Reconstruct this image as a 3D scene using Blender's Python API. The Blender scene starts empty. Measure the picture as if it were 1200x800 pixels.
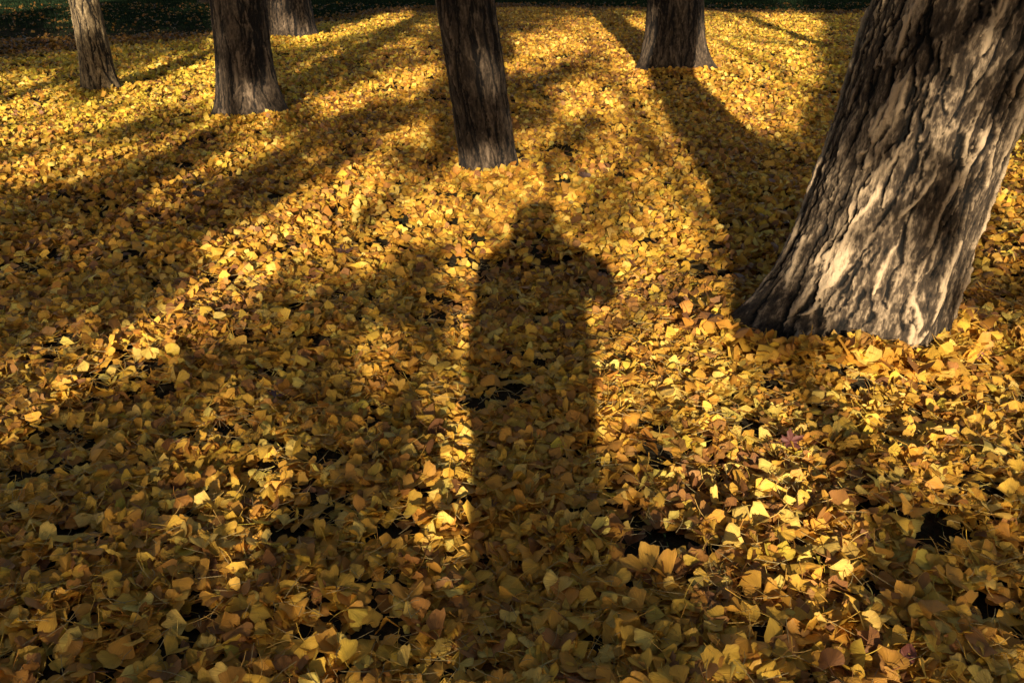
import bpy, bmesh, math, random
import numpy as np
from mathutils import Vector, Matrix

rng = np.random.default_rng(11)
random.seed(11)
scene = bpy.context.scene
COL = scene.collection

# ------------------------------------------------------------------ helpers
def link(o, parent=None):
    COL.objects.link(o)
    if parent is not None:
        o.parent = parent
    return o

def tag(o, label=None, cat=None, group=None, kind=None):
    if label: o['label'] = label
    if cat: o['category'] = cat
    if group: o['group'] = group
    if kind: o['kind'] = kind
    return o

def empty(name, loc=(0, 0, 0)):
    o = bpy.data.objects.new(name, None)
    o.empty_display_size = 0.2
    o.location = loc
    return link(o)

def mesh_np(name, verts, faces, mats, parent=None, attrs=None, smooth=True):
    """faces: list of (n,k) index arrays"""
    me = bpy.data.meshes.new(name)
    verts = np.asarray(verts, dtype=np.float32)
    me.vertices.add(len(verts))
    me.vertices.foreach_set('co', verts.ravel())
    faces = [np.asarray(f, dtype=np.int32) for f in faces if len(f)]
    tot = np.concatenate([np.full(len(f), f.shape[1], dtype=np.int32) for f in faces])
    idx = np.concatenate([f.ravel() for f in faces])
    start = np.concatenate([[0], np.cumsum(tot)[:-1]]).astype(np.int32)
    me.loops.add(len(idx))
    me.loops.foreach_set('vertex_index', idx)
    me.polygons.add(len(tot))
    me.polygons.foreach_set('loop_start', start)
    me.polygons.foreach_set('loop_total', tot)
    if smooth:
        me.polygons.foreach_set('use_smooth', np.ones(len(tot), dtype=bool))
    for an, (typ, data) in (attrs or {}).items():
        a = me.attributes.new(an, typ, 'POINT')
        key = {'FLOAT_COLOR': 'color', 'FLOAT_VECTOR': 'vector', 'FLOAT': 'value'}[typ]
        a.data.foreach_set(key, np.asarray(data, dtype=np.float32).ravel())
    me.update(calc_edges=True)
    for m in (mats if isinstance(mats, (list, tuple)) else [mats]):
        me.materials.append(m)
    o = bpy.data.objects.new(name, me)
    return link(o, parent)

def _hash(ix, iy, iz, seed):
    h = (ix.astype(np.int64) * 374761393 + iy.astype(np.int64) * 668265263 +
         iz.astype(np.int64) * 2147483647 + seed * 974634777) & 0xFFFFFFFF
    h = ((h ^ (h >> 13)) * 1274126177) & 0xFFFFFFFF
    h = ((h ^ (h >> 16)) * 2246822519) & 0xFFFFFFFF
    h = h ^ (h >> 15)
    return (h & 0xFFFFFF) / float(0xFFFFFF)

def vnoise(x, y, z=0.0, seed=0):
    x, y, z = np.broadcast_arrays(np.asarray(x, float), np.asarray(y, float), np.asarray(z, float))
    ix, iy, iz = np.floor(x).astype(np.int64), np.floor(y).astype(np.int64), np.floor(z).astype(np.int64)
    fx, fy, fz = x - ix, y - iy, z - iz
    fx, fy, fz = [f * f * f * (f * (f * 6 - 15) + 10) for f in (fx, fy, fz)]
    r = 0
    for dx in (0, 1):
        wx = fx if dx else 1 - fx
        for dy in (0, 1):
            wy = fy if dy else 1 - fy
            for dz in (0, 1):
                wz = fz if dz else 1 - fz
                r = r + wx * wy * wz * _hash(ix + dx, iy + dy, iz + dz, seed)
    return r

def fbm(x, y, z=0.0, seed=0, oct=4, gain=0.5):
    a, s, n = 1.0, 0.0, 0.0
    for k in range(oct):
        f = 2.0 ** k
        s = s + a * vnoise(np.asarray(x) * f + 17.3 * k, np.asarray(y) * f - 9.1 * k, np.asarray(z) * f + 3.7 * k, seed + k)
        n += a
        a *= gain
    return s / n

def smooth(a, b, x):
    t = np.clip((x - a) / (b - a), 0, 1)
    return t * t * (3 - 2 * t)

# ------------------------------------------------------------------ camera
CH, FPX, PITCH = 1.6, 1000.0, math.radians(24.5)     # metres, pixels of a 1200 wide frame
CP, SP = math.cos(PITCH), math.sin(PITCH)
cam = bpy.data.cameras.new('Camera')
cam.sensor_width = 36.0
cam.lens = FPX / 1200.0 * 36.0
cam.clip_start, cam.clip_end = 0.03, 2000.0
cam_o = bpy.data.objects.new('Camera', cam)
cam_o.location = (0, 0, CH)
cam_o.rotation_euler = (math.pi / 2 - PITCH, 0, 0)
link(cam_o)
scene.camera = cam_o
cam.dof.use_dof = True
cam.dof.focus_distance = 3.9
cam.dof.aperture_fstop = 16

def px_ground(px, py, z=0.0):
    """photograph pixel -> point on the ground"""
    cx, cy = (px - 600) / FPX, (400 - py) / FPX
    d = Vector((cx, CP + cy * SP, -SP + cy * CP))
    t = (z - CH) / d.z
    return d.x * t, d.y * t

def project(x, y, z):
    dz = z - CH
    zc = y * CP - dz * SP
    return 600 + FPX * x / zc, 400 - FPX * (y * SP + dz * CP) / zc

# ------------------------------------------------------------------ sun
SLX, SLZ = 0.020, 0.287          # the light runs along (SLX, 1, -SLZ)
SUN_EL = math.atan(SLZ)
sun = bpy.data.lights.new('Sun', 'SUN')
sun.energy = 5.0
sun.angle = math.radians(0.5)
sun.color = (1.0, 0.86, 0.64)
sun_o = bpy.data.objects.new('Sun', sun)
sun_o.rotation_euler = Vector((SLX, 1, -SLZ)).to_track_quat('-Z', 'Y').to_euler()
sun_o.location = (0, -20, 20)
link(sun_o)
w = bpy.data.worlds.new('World')
scene.world = w
w.use_nodes = True
nt = w.node_tree
nt.nodes.clear()
out = nt.nodes.new('ShaderNodeOutputWorld')
bg = nt.nodes.new('ShaderNodeBackground')
sky = nt.nodes.new('ShaderNodeTexSky')
sky.sky_type = 'NISHITA'
sky.sun_disc = False
sky.sun_elevation = SUN_EL
sky.sun_rotation = math.radians(180)
sky.air_density = 1.0
sky.dust_density = 2.2
bg.inputs['Strength'].default_value = 0.053
nt.links.new(sky.outputs[0], bg.inputs['Color'])
nt.links.new(bg.outputs[0], out.inputs['Surface'])

# ------------------------------------------------------------------ materials
def new_mat(name):
    m = bpy.data.materials.new(name)
    m.use_nodes = True
    m.node_tree.nodes.clear()
    return m, m.node_tree.nodes, m.node_tree.links

def mixc(n, l, fac, a, b, mode='MIX'):
    x = n.new('ShaderNodeMix')
    x.data_type = 'RGBA'
    x.blend_type = mode
    for sock, v in ((0, fac), (6, a), (7, b)):
        if hasattr(v, 'is_output'):
            l.new(v, x.inputs[sock])
        else:
            x.inputs[sock].default_value = v if sock == 0 else (*v, 1)
    return x.outputs[2]

def math_n(n, l, op, a, b=None, c=None):
    x = n.new('ShaderNodeMath')
    x.operation = op
    for i, v in enumerate((a, b, c)):
        if v is None: continue
        if hasattr(v, 'is_output'): l.new(v, x.inputs[i])
        else: x.inputs[i].default_value = v
    return x.outputs[0]

def leaf_material(name, use_obj=False, transl=0.3):
    """ginkgo leaf: fan veins, browned margin, blotches; colour per leaf"""
    m, n, l = new_mat(name)
    o = n.new('ShaderNodeOutputMaterial')
    uv = n.new('ShaderNodeAttribute'); uv.attribute_name = 'leafuv'
    sep = n.new('ShaderNodeSeparateXYZ'); l.new(uv.outputs['Vector'], sep.inputs[0])
    if use_obj:
        oi = n.new('ShaderNodeObjectInfo'); base = oi.outputs['Color']; rnd = oi.outputs['Random']
    else:
        at = n.new('ShaderNodeAttribute'); at.attribute_name = 'leafcol'; base = at.outputs['Color']; rnd = sep.outputs[2]
    # veins radiate from the stalk
    wob = n.new('ShaderNodeCombineXYZ')
    l.new(math_n(n, l, 'MULTIPLY', sep.outputs[0], 26.0), wob.inputs[0])
    l.new(math_n(n, l, 'MULTIPLY', sep.outputs[1], 1.6), wob.inputs[1])
    l.new(math_n(n, l, 'MULTIPLY', rnd, 91.0), wob.inputs[2])
    nz = n.new('ShaderNodeTexNoise'); nz.inputs['Scale'].default_value = 1.0; nz.inputs['Detail'].default_value = 2.0
    l.new(wob.outputs[0], nz.inputs['Vector'])
    bl = n.new('ShaderNodeCombineXYZ')
    l.new(math_n(n, l, 'MULTIPLY', sep.outputs[0], 2.2), bl.inputs[0])
    l.new(math_n(n, l, 'MULTIPLY', sep.outputs[1], 2.6), bl.inputs[1])
    l.new(math_n(n, l, 'MULTIPLY', rnd, 57.0), bl.inputs[2])
    nb = n.new('ShaderNodeTexNoise'); nb.inputs['Scale'].default_value = 1.0; nb.inputs['Detail'].default_value = 4.0
    l.new(bl.outputs[0], nb.inputs['Vector'])
    c = mixc(n, l, math_n(n, l, 'MULTIPLY_ADD', nz.outputs['Fac'], 2.4, -0.8), base, (0.40, 0.18, 0.03), 'MIX')
    c = mixc(n, l, 0.5, base, c)
    # brown blotches and margin
    rim = math_n(n, l, 'MULTIPLY_ADD', sep.outputs[1], 3.2, -2.55)
    spot = math_n(n, l, 'MULTIPLY_ADD', nb.outputs['Fac'], 3.5, -1.9)
    f = math_n(n, l, 'MAXIMUM', math_n(n, l, 'ADD', rim, math_n(n, l, 'MULTIPLY', spot, 0.6)), math_n(n, l, 'MULTIPLY', spot, 0.75))
    fc = n.new('ShaderNodeClamp'); l.new(f, fc.inputs[0])
    c = mixc(n, l, math_n(n, l, 'MULTIPLY', fc.outputs[0], 0.55), c, (0.17, 0.075, 0.022))
    bmp = n.new('ShaderNodeBump'); bmp.inputs['Strength'].default_value = 0.8; bmp.inputs['Distance'].default_value = 0.003
    l.new(nz.outputs['Fac'], bmp.inputs['Height'])
    p = n.new('ShaderNodeBsdfPrincipled')
    l.new(c, p.inputs['Base Color'])
    p.inputs['Roughness'].default_value = 0.5
    p.inputs['Specular IOR Level'].default_value = 0.28
    l.new(bmp.outputs[0], p.inputs['Normal'])
    t = n.new('ShaderNodeBsdfTranslucent')
    l.new(c, t.inputs['Color'])
    mx = n.new('ShaderNodeMixShader'); mx.inputs[0].default_value = transl
    l.new(p.outputs[0], mx.inputs[1]); l.new(t.outputs[0], mx.inputs[2])
    l.new(mx.outputs[0], o.inputs['Surface'])
    return m

def simple_mat(name, colr, rough=0.7, noise=0.0, nscale=20.0, bump=0.0, spec=0.3, metal=0.0):
    m, n, l = new_mat(name)
    o = n.new('ShaderNodeOutputMaterial')
    p = n.new('ShaderNodeBsdfPrincipled')
    p.inputs['Roughness'].default_value = rough
    p.inputs['Specular IOR Level'].default_value = spec
    p.inputs['Metallic'].default_value = metal
    tc = n.new('ShaderNodeTexCoord')
    nz = n.new('ShaderNodeTexNoise'); nz.inputs['Scale'].default_value = nscale; nz.inputs['Detail'].default_value = 5
    l.new(tc.outputs['Object'], nz.inputs['Vector'])
    dark = tuple(v * (1 - noise) for v in colr); lite = tuple(min(1, v * (1 + noise)) for v in colr)
    l.new(mixc(n, l, nz.outputs['Fac'], dark, lite), p.inputs['Base Color'])
    if bump:
        b = n.new('ShaderNodeBump'); b.inputs['Strength'].default_value = bump; b.inputs['Distance'].default_value = 0.01
        l.new(nz.outputs['Fac'], b.inputs['Height']); l.new(b.outputs[0], p.inputs['Normal'])
    l.new(p.outputs[0], o.inputs['Surface'])
    return m

def bark_material(name, dark, mid, pale):
    """'ridge' holds how far the bark stands out: fissures are dark, plates pale"""
    m, n, l = new_mat(name)
    o = n.new('ShaderNodeOutputMaterial')
    at = n.new('ShaderNodeAttribute'); at.attribute_name = 'ridge'
    tc = n.new('ShaderNodeTexCoord')
    mp = n.new('ShaderNodeMapping'); mp.inputs['Scale'].default_value = (1, 1, 0.30)
    l.new(tc.outputs['Object'], mp.inputs['Vector'])
    n1 = n.new('ShaderNodeTexNoise'); n1.inputs['Scale'].default_value = 75; n1.inputs['Detail'].default_value = 10; n1.inputs['Roughness'].default_value = 0.8
    l.new(mp.outputs[0], n1.inputs['Vector'])
    n2 = n.new('ShaderNodeTexNoise'); n2.inputs['Scale'].default_value = 7; n2.inputs['Detail'].default_value = 4
    l.new(tc.outputs['Object'], n2.inputs['Vector'])
    vo = n.new('ShaderNodeTexVoronoi'); vo.inputs['Scale'].default_value = 90; vo.feature = 'DISTANCE_TO_EDGE'
    l.new(mp.outputs[0], vo.inputs['Vector'])
    f = math_n(n, l, 'ADD', at.outputs['Fac'], math_n(n, l, 'MULTIPLY_ADD', n1.outputs['Fac'], 1.1, -0.55))
    f = math_n(n, l, 'ADD', f, math_n(n, l, 'MULTIPLY_ADD', n2.outputs['Fac'], 0.3, -0.15))
    rmp = n.new('ShaderNodeValToRGB')
    e = rmp.color_ramp.elements
    e[0].position, e[0].color = 0.16, (*dark, 1)
    e[1].position, e[1].color = 0.88, (*pale, 1)
    x = e.new(0.45); x.color = (*mid, 1)
    l.new(f, rmp.inputs[0])
    p = n.new('ShaderNodeBsdfPrincipled')
    p.inputs['Roughness'].default_value = 0.85
    p.inputs['Specular IOR Level'].default_value = 0.15
    l.new(rmp.outputs[0], p.inputs['Base Color'])
    h = math_n(n, l, 'ADD', math_n(n, l, 'MULTIPLY', n1.outputs['Fac'], 1.0), math_n(n, l, 'MULTIPLY', vo.outputs['Distance'], 0.5))
    b = n.new('ShaderNodeBump'); b.inputs['Strength'].default_value = 1.0; b.inputs['Distance'].default_value = 0.02
    l.new(h, b.inputs['Height']); l.new(b.outputs[0], p.inputs['Normal'])
    l.new(p.outputs[0], o.inputs['Surface'])
    return m

M_LITTER = leaf_material('ginkgo_litter')
M_LEAF = leaf_material('ginkgo_leaf_single', use_obj=True)
M_CROWN = simple_mat('crown_leaf', (0.40, 0.26, 0.035), 0.6, 0.3, 3)
M_STALK = simple_mat('leaf_stalk', (0.42, 0.25, 0.06), 0.6, 0.3, 60)
M_BARK = bark_material('old_bark', (0.010, 0.009, 0.008), (0.076, 0.053, 0.034), (0.56, 0.41, 0.255))
M_BARK2 = bark_material('young_bark', (0.012, 0.010, 0.009), (0.050, 0.035, 0.023), (0.17, 0.12, 0.078))
M_BARK3 = bark_material('pale_bark', (0.020, 0.016, 0.012), (0.13, 0.092, 0.05), (0.38, 0.28, 0.155))
M_LIMB = simple_mat('limb_bark', (0.10, 0.075, 0.055), 0.9, 0.4, 12, 0.6)

# ground
def ground_material():
    m, n, l = new_mat('woodland_floor')
    o = n.new('ShaderNodeOutputMaterial'); p = n.new('ShaderNodeBsdfPrincipled')
    tc = n.new('ShaderNodeTexCoord')
    a = n.new('ShaderNodeTexNoise'); a.inputs['Scale'].default_value = 35; a.inputs['Detail'].default_value = 8
    b = n.new('ShaderNodeTexNoise'); b.inputs['Scale'].default_value = 2.2; b.inputs['Detail'].default_value = 5
    for q in (a, b): l.new(tc.outputs['Object'], q.inputs['Vector'])
    soil = mixc(n, l, a.outputs['Fac'], (0.010, 0.011, 0.009), (0.055, 0.040, 0.022))
    turf = mixc(n, l, a.outputs['Fac'], (0.004, 0.007, 0.004), (0.012, 0.018, 0.008))
    sep = n.new('ShaderNodeSeparateXYZ'); l.new(tc.outputs['Object'], sep.inputs[0])
    far = math_n(n, l, 'MULTIPLY_ADD', sep.outputs[1], 0.2, -3.6)
    f = math_n(n, l, 'ADD', far, math_n(n, l, 'MULTIPLY_ADD', b.outputs['Fac'], 3.0, -1.5))
    cl = n.new('ShaderNodeClamp'); l.new(f, cl.inputs[0])
    l.new(mixc(n, l, cl.outputs[0], soil, turf), p.inputs['Base Color'])
    p.inputs['Roughness'].default_value = 0.95; p.inputs['Specular IOR Level'].default_value = 0.0
    bm = n.new('ShaderNodeBump'); bm.inputs['Distance'].default_value = 0.02
    l.new(a.outputs['Fac'], bm.inputs['Height']); l.new(bm.outputs[0], p.inputs['Normal'])
    l.new(p.outputs[0], o.inputs['Surface'])
    return m

# ------------------------------------------------------------------ trees in view: where they stand
# name: base x, base y, lean per metre x, lean y, radius at base, radius at 1.4 m, height, lobes [(deg, amount, width deg)]
VIEW = [
    dict(id='big', x=1.615, y=3.75, lx=0.175, ly=0.0, r0=0.388, r1=0.355, H=11.5, nth=520,
         lobes=[(196, 0.66, 24), (226, 0.44, 18), (256, 0.16, 16), (284, 0.22, 14), (322, 0.06, 16), (110, 0.3, 35)], fl=0.24,
         label='thick leaning trunk with deeply furrowed pale bark, nearest tree on the right', bark='old', crown=(2.0, 3.9, 8.0, 2.9, 3.2)),
    dict(id='mid', x=-0.165, y=6.62, lx=-0.136, ly=0.0, r0=0.215, r1=0.205, H=9.0, nth=300, lobes=[(205, 0.16, 26), (335, 0.18, 24), (275, 0.12, 22), (80, .1, 40)], fl=0.12,
         label='slim tree leaning left in the middle, directly beyond the shadow head of the photographer', bark='young', crown=(-1.2, 7.1, 7.0, 2.4, 2.8)),
    dict(id='t2', x=-2.78, y=9.25, lx=0.012, ly=0.0, r0=0.295, r1=0.265, H=10.0, nth=260, lobes=[(195, 0.40, 24), (345, 0.75, 24), (265, 0.2, 26), (305, 0.25, 20), (90, 0.2, 40)], fl=0.24,
         label='upright dark tree with flared foot, second trunk from the left edge', bark='young', crown=(-3.0, 10, 7.6, 2.6, 3.2)),
    dict(id='t1', x=-5.15, y=11.05, lx=0.0, ly=0.0, r0=0.20, r1=0.165, H=8.5, nth=220, lobes=[(340, 0.9, 24), (190, 0.3, 26), (270, 0.2, 24)], fl=0.18,
         label='thin pale trunk farthest to the left, its upper part in full sun', bark='young', crown=(-5.3, 11.5, 6.6, 2.2, 2.6)),
    dict(id='t4', x=2.33, y=13.0, lx=-0.02, ly=0.0, r0=0.42, r1=0.36, H=11.0, nth=260, lobes=[(345, 0.70, 24), (200, 0.40, 24), (270, 0.2, 26), (90, 0.2, 40)], fl=0.28,
         label='dark tree at the top of the photo with only its right edge in sun', bark='young', crown=(2.4, 14, 8.2, 2.8, 3.2)),
    dict(id='t2b', x=-4.52, y=18.3, lx=0.0, ly=0.0, r0=0.52, r1=0.47, H=11.0, nth=200, lobes=[(340, 0.35, 30), (200, 0.2, 30)], fl=0.25,
         label='far wide trunk with blotches of sun, partly hidden behind another tree', bark='young', crown=(-4.5, 18.3, 8.0, 3.0, 3.4)),
    dict(id='far', x=-10.4, y=31.5, lx=0.0, ly=0.0, r0=0.32, r1=0.27, H=10.0, nth=90, lobes=[(200, 0.2, 40)], fl=0.2,
         label='farthest trunk, only its dim foot showing at the top edge', bark='young', crown=(-10.4, 31.5, 7.0, 3.0, 3.2)),
    dict(id='right', x=4.72, y=6.7, lx=0.30, ly=0.0, r0=0.24, r1=0.21, H=7.5, nth=160, lobes=[(200, 0.2, 40), (10, .2, 40)], fl=0.15,
         label='leaning tree just outside the right edge that throws a long thin shadow', bark='young', crown=(6.4, 6.7, 7.4, 2.2, 2.4)),
]
# trees behind the photographer; they are what dapples the light
BEHIND = [
    dict(id='b1', x=-6.4, y=-8.0, r=0.20, H=10.5, crown=(-5.0, -8.0, 6.6, 3.2, 4.6)),
    dict(id='b2', x=-3.29, y=-15.5, r=0.16, H=14.5, crown=(-2.7, -15.5, 9.4, 2.4, 5.8)),
    dict(id='b3', x=0.0, y=-7.0, r=0.10, H=4.7, bend=0.2, crown=(0.0, -7.0, 5.4, 3.0, 3.6)),
    dict(id='b4', x=3.3, y=-14.0, r=0.12, H=14.0, crown=(2.0, -14.0, 9.0, 2.4, 5.8)),
    dict(id='b5', x=5.3, y=-8.0, r=0.20, H=10.5, crown=(4.4, -8.0, 6.6, 3.2, 4.6)),
    dict(id='b6', x=7.6, y=-13.5, r=0.26, H=13.5, crown=(7.6, -13.5, 8.6, 2.8, 5.4)),
    dict(id='b7', x=-8.6, y=-14.0, r=0.26, H=13.5, crown=(-8.6, -14.0, 8.6, 2.8, 5.4)),
    dict(id='b9', x=-12.6, y=-9.0, r=0.26, H=14.0, crown=(-12.4, -9.0, 8.8, 3.2, 5.6)),
    dict(id='b10', x=11.8, y=-10.0, r=0.26, H=14.0, crown=(11.8, -10.0, 8.8, 3.2, 5.6)),
    dict(id='b8', x=0.76, y=-19.5, r=0.12, H=16.0, crown=(0.9, -19.5, 11.0, 3.0, 6.0)),
]

# bare gaps in the litter: (px, py, half width px, half height px) of the photograph -> ground ellipses
GAPS = []
for (gx, gy, rw, rh) in [(772, 643, 46, 26), (742, 618, 22, 14), (1016, 606, 24, 12), (1104, 630, 32, 15), (1090, 610, 26, 10),
                         (1150, 700, 26, 18), (475, 262, 13, 7), (738, 690, 22, 12), (690, 755, 34, 16), (385, 545, 30, 12),
                         (100, 525, 34, 12), (30, 565, 40, 14), (195, 462, 20, 8), (300, 572, 18, 8), (210, 615, 24, 10),
                         (560, 290, 16, 8), (700, 318, 18, 5), (660, 215, 14, 6), (215, 195, 12, 4), (185, 190, 8, 4),
                         (300, 345, 10, 5), (1012, 455, 14, 8), (90, 640, 40, 12), (330, 640, 40, 14), (460, 640, 26, 16)]:
    ax, ay = px_ground(gx, gy)
    bx, by = px_ground(gx + rw, gy)
    cx2, cy2 = px_ground(gx, gy - rh)
    GAPS.append((ax, ay, max(abs(bx - ax), 0.02), max(abs(cy2 - ay), 0.03)))

def gap_field(x, y):
    g = np.zeros(np.shape(x))
    nz = fbm(x * 14, y * 14, 0, 71, 3)
    for (ax, ay, rx, ry) in GAPS:
        d = np.sqrt(((x - ax) / rx) ** 2 + ((y - ay) / ry) ** 2) + (nz - 0.5) * 1.0
        g = np.maximum(g, 1 - smooth(0.75, 1.1, d))
    return g

def gz(x, y):
    """height of the ground"""
    x = np.asarray(x, float); y = np.asarray(y, float)
    h = (fbm(x * 0.35, y * 0.35, 0, 5, 3) - 0.5) * 0.10 + (fbm(x * 2.1, y * 2.1, 0, 9, 3) - 0.5) * 0.11
    h = h * smooth(80, 30, np.hypot(x, y - 10))
    return h

# ------------------------------------------------------------------ ground sheet
def axis_pts(a, b, fine0, fine1, step):
    left = fine0 - np.cumsum(step * 1.35 ** np.arange(1, 40)); left = left[left > a][::-1]
    right = fine1 + np.cumsum(step * 1.35 ** np.arange(1, 40)); right = right[right < b]
    return np.concatenate([[a], left, np.arange(fine0, fine1 + 1e-6, step), right, [b]])
gxs = axis_pts(-500, 500, -9, 9, 0.12)
gys = axis_pts(-500, 500, -2, 20, 0.12)
GX, GY = np.meshgrid(gxs, gys)
GZ = gz(GX, GY)
for (ax, ay, rx, ry) in GAPS[:6]:
    GZ = GZ - 0.035 * np.exp(-(((GX - ax) / max(rx, .1)) ** 2 + ((GY - ay) / max(ry, .1)) ** 2))
nxg, nyg = len(gxs), len(gys)
ii = np.arange(nxg * nyg).reshape(nyg, nxg)
q = np.stack([ii[:-1, :-1], ii[:-1, 1:], ii[1:, 1:], ii[1:, :-1]], -1).reshape(-1, 4)
g_o = mesh_np('ground', np.stack([GX, GY, GZ], -1).reshape(-1, 3), [q], ground_material())
tag(g_o, kind='structure')

# ------------------------------------------------------------------ trunks
def root_r(T, th, z):
    """radius of a visible trunk without bark relief"""
    zz = np.maximum(z, 0)
    r = T['r0'] + (T['r1'] - T['r0']) * np.minimum(zz / 1.4, 1.0)
    r = r * np.where(zz > 1.4, 1 - 0.82 * (zz - 1.4) / max(T['H'] - 1.4, 1), 1)
    fl = np.exp(-zz / T['fl'])
    lob = 0.0
    for (dg, amp, wd) in T['lobes']:
        dd = (th - math.radians(dg) + math.pi) % (2 * math.pi) - math.pi
        lob = lob + amp * np.exp(-(dd / math.radians(wd)) ** 2)
        lob = lob + 0.10 * amp * np.exp(-(dd / math.radians(wd * 0.8)) ** 2) * np.exp(zz / T['fl'] - zz / 0.8) * (zz < 6)
    return r * (1 + fl * lob) + 0.012 * fl

def trunk(T, parent):
    nth = T['nth']
    dz = 2 * math.pi * T['r1'] / nth * 1.15
    zs = np.concatenate([np.arange(-0.12, 1.9, dz), np.geomspace(1.9, T['H'], 26)])
    th = np.linspace(0, 2 * math.pi, nth, endpoint=False)
    TH, Z = np.meshgrid(th, zs)
    R = root_r(T, TH, Z)
    R = R + (fbm(np.cos(TH) * 2.6, np.sin(TH) * 2.6, Z * 3.0, 400, 3) - 0.5) * 0.22 * T['r1'] * np.exp(-np.maximum(Z, 0) / 0.22)
    seed = abs(hash_name(T['id'])) % 997
    old = T['bark'] == 'old'
    rr = T['r1']
    # bark coordinates on a cylinder so that they close
    cx, cy = np.cos(TH) * rr, np.sin(TH) * rr
    tw = 0.05 if old else 0.03
    a = Z * tw / rr * 1.0
    cx, cy = cx * np.cos(a) - cy * np.sin(a), cx * np.sin(a) + cy * np.cos(a)
    k = 1.0 if old else 1.6
    wx = (fbm(cx * 4, cy * 4, Z * 2.4, seed + 1, 3) - 0.5) * 0.20
    wy = (fbm(cx * 4, cy * 4, Z * 2.4 + 40, seed + 2, 3) - 0.5) * 0.20
    jx = (fbm(cx * 26, cy * 26, Z * 7, seed + 11, 2) - 0.5) * 0.014
    jy = (fbm(cx * 26, cy * 26, Z * 7 + 30, seed + 12, 2) - 0.5) * 0.014
    n2 = fbm((cx + wx + jx) * 22 * k, (cy + wy + jy) * 22 * k, Z * 2.0 * k, seed + 4, 3)
    gr = fbm(cx * 75, cy * 75, Z * 22, seed + 6, 3)
    gr2 = vnoise(cx * 160, cy * 160, Z * 80, seed + 7)
    rg = np.random.default_rng(seed)
    circ = 2 * math.pi * rr
    def strands(count, wmin, wmax, lmin, lmax, slant, wander):
        """long irregular lines that run up the trunk: 1 on the line, 0 away from it"""
        F_ = np.zeros_like(Z)
        ends = []
        for q in range(count):
            ln = rg.uniform(lmin, lmax); w0 = rg.uniform(wmin, wmax)
            if ends and rg.uniform() < 0.55:            # fork off the end of an earlier one
                t0, zb = ends[rg.integers(0, len(ends))]
            else:
                t0, zb = rg.uniform(0, 2 * math.pi), rg.uniform(-0.1, 1.9)
            sl = rg.normal(0, slant) ; ph = rg.uniform(0, 50)
            rows = np.where((zs > zb) & (zs < zb + ln))[0]
            if len(rows) < 2: continue
            zz_ = zs[rows]; t = (zz_ - zb) / ln
            path = sl * (zz_ - zb) + wander * (fbm(zz_ * 4.5 + ph, np.full(len(rows), ph), 0, seed + 21, 2) - 0.5) * np.minimum(t * 4, 1)
            wd = w0 * np.sqrt(np.clip(np.sin(np.pi * np.clip(t, 0.02, 0.98)), 0, 1)) * (0.55 + 0.9 * fbm(zz_ * 14 + ph, np.full(len(rows), 3.0), 0, seed + 22, 2))
            tc_ = t0 + path / rr
            dd = (th[None, :] - tc_[:, None] + math.pi) % (2 * math.pi) - math.pi
            dd = dd * rr + (gr[rows] - 0.5) * 0.026 + (gr2[rows] - 0.5) * 0.008
            F_[rows] = np.maximum(F_[rows], np.exp(-(np.abs(dd) / wd[:, None]) ** 3))
            ends.append((tc_[-1], zz_[-1] - rg.uniform(0, 0.3) * ln)); ends.append((tc_[len(tc_) // 2], zz_[len(zz_) // 2]))
        return F_
    dens = circ / 2.3
    if old:
        plate = strands(int(300 * dens), 0.006, 0.016, 0.10, 0.40, 0.13, 0.10)
        fs = strands(int(420 * dens), 0.003, 0.009, 0.08, 0.5, 0.12, 0.09)
    else:
        plate = strands(int(150 * dens * 1.6), 0.006, 0.014, 0.08, 0.35, 0.15, 0.06) * 0.6
        fs = strands(int(330 * dens * 1.6), 0.005, 0.012, 0.10, 0.6, 0.12, 0.06)
    plate = plate * (0.55 + 0.75 * smooth(0.35, 0.6, fbm(cx * 14, cy * 14, Z * 9, seed + 31, 2)))
    fs = fs * (1 - 0.8 * np.minimum(plate, 1))
    relief = 0.55 * plate + 0.9 * (n2 - 0.5) - 0.85 * fs + (gr - 0.5) * 0.85 + (gr2 - 0.5) * 0.2
    amp = (0.020 if old else 0.012) * (0.5 + 0.5 * smooth(-0.1, 0.3, Z))
    R2 = R + relief * amp * np.where(Z > 3, 0.4, 1)
    lump = (fbm(cx * 2.2, cy * 2.2, Z * 1.3, seed + 9, 2) - 0.5) * 0.10 * rr
    R2 = R2 + lump
    bend = 0.03 * np.sin(Z * 0.9 + seed)
    zc = np.minimum(Z, 3.0) + 0.35 * np.maximum(Z - 3.0, 0)
    X = T['lx'] * np.maximum(zc, -0.2) + (bend - 0.03 * math.sin(seed)) * smooth(1.6, 3.5, Z) + R2 * np.cos(TH)
    Y = T['ly'] * np.maximum(zc, 0) + R2 * np.sin(TH)
    nz_, nt_ = X.shape
    V = np.stack([X, Y, Z], -1).reshape(-1, 3)
    i0 = np.arange(nz_ * nt_).reshape(nz_, nt_)
    i1 = np.roll(i0, -1, axis=1)
    F = np.stack([i0[:-1], i1[:-1], i1[1:], i0[1:]], -1).reshape(-1, 4)
    ridge = np.clip(0.47 + 0.50 * plate - 0.46 * fs + (gr - 0.5) * 0.55 + (n2 - .5) * 0.45 + (gr2 - .5) * 0.2, 0, 1.2)
    # bark darker towards the foot
    ridge = ridge * (0.75 + 0.25 * smooth(0.0, 0.25, Z + (gr - .5) * .3))
    o = mesh_np('trunk', V, [F], M_BARK if old else (M_BARK3 if T['id'] == 't1' else M_BARK2), parent, {'ridge': ('FLOAT', ridge.ravel())})
    return o

def hash_name(s):
    h = 7
    for c in s: h = (h * 31 + ord(c)) % 100003
    return h

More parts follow.
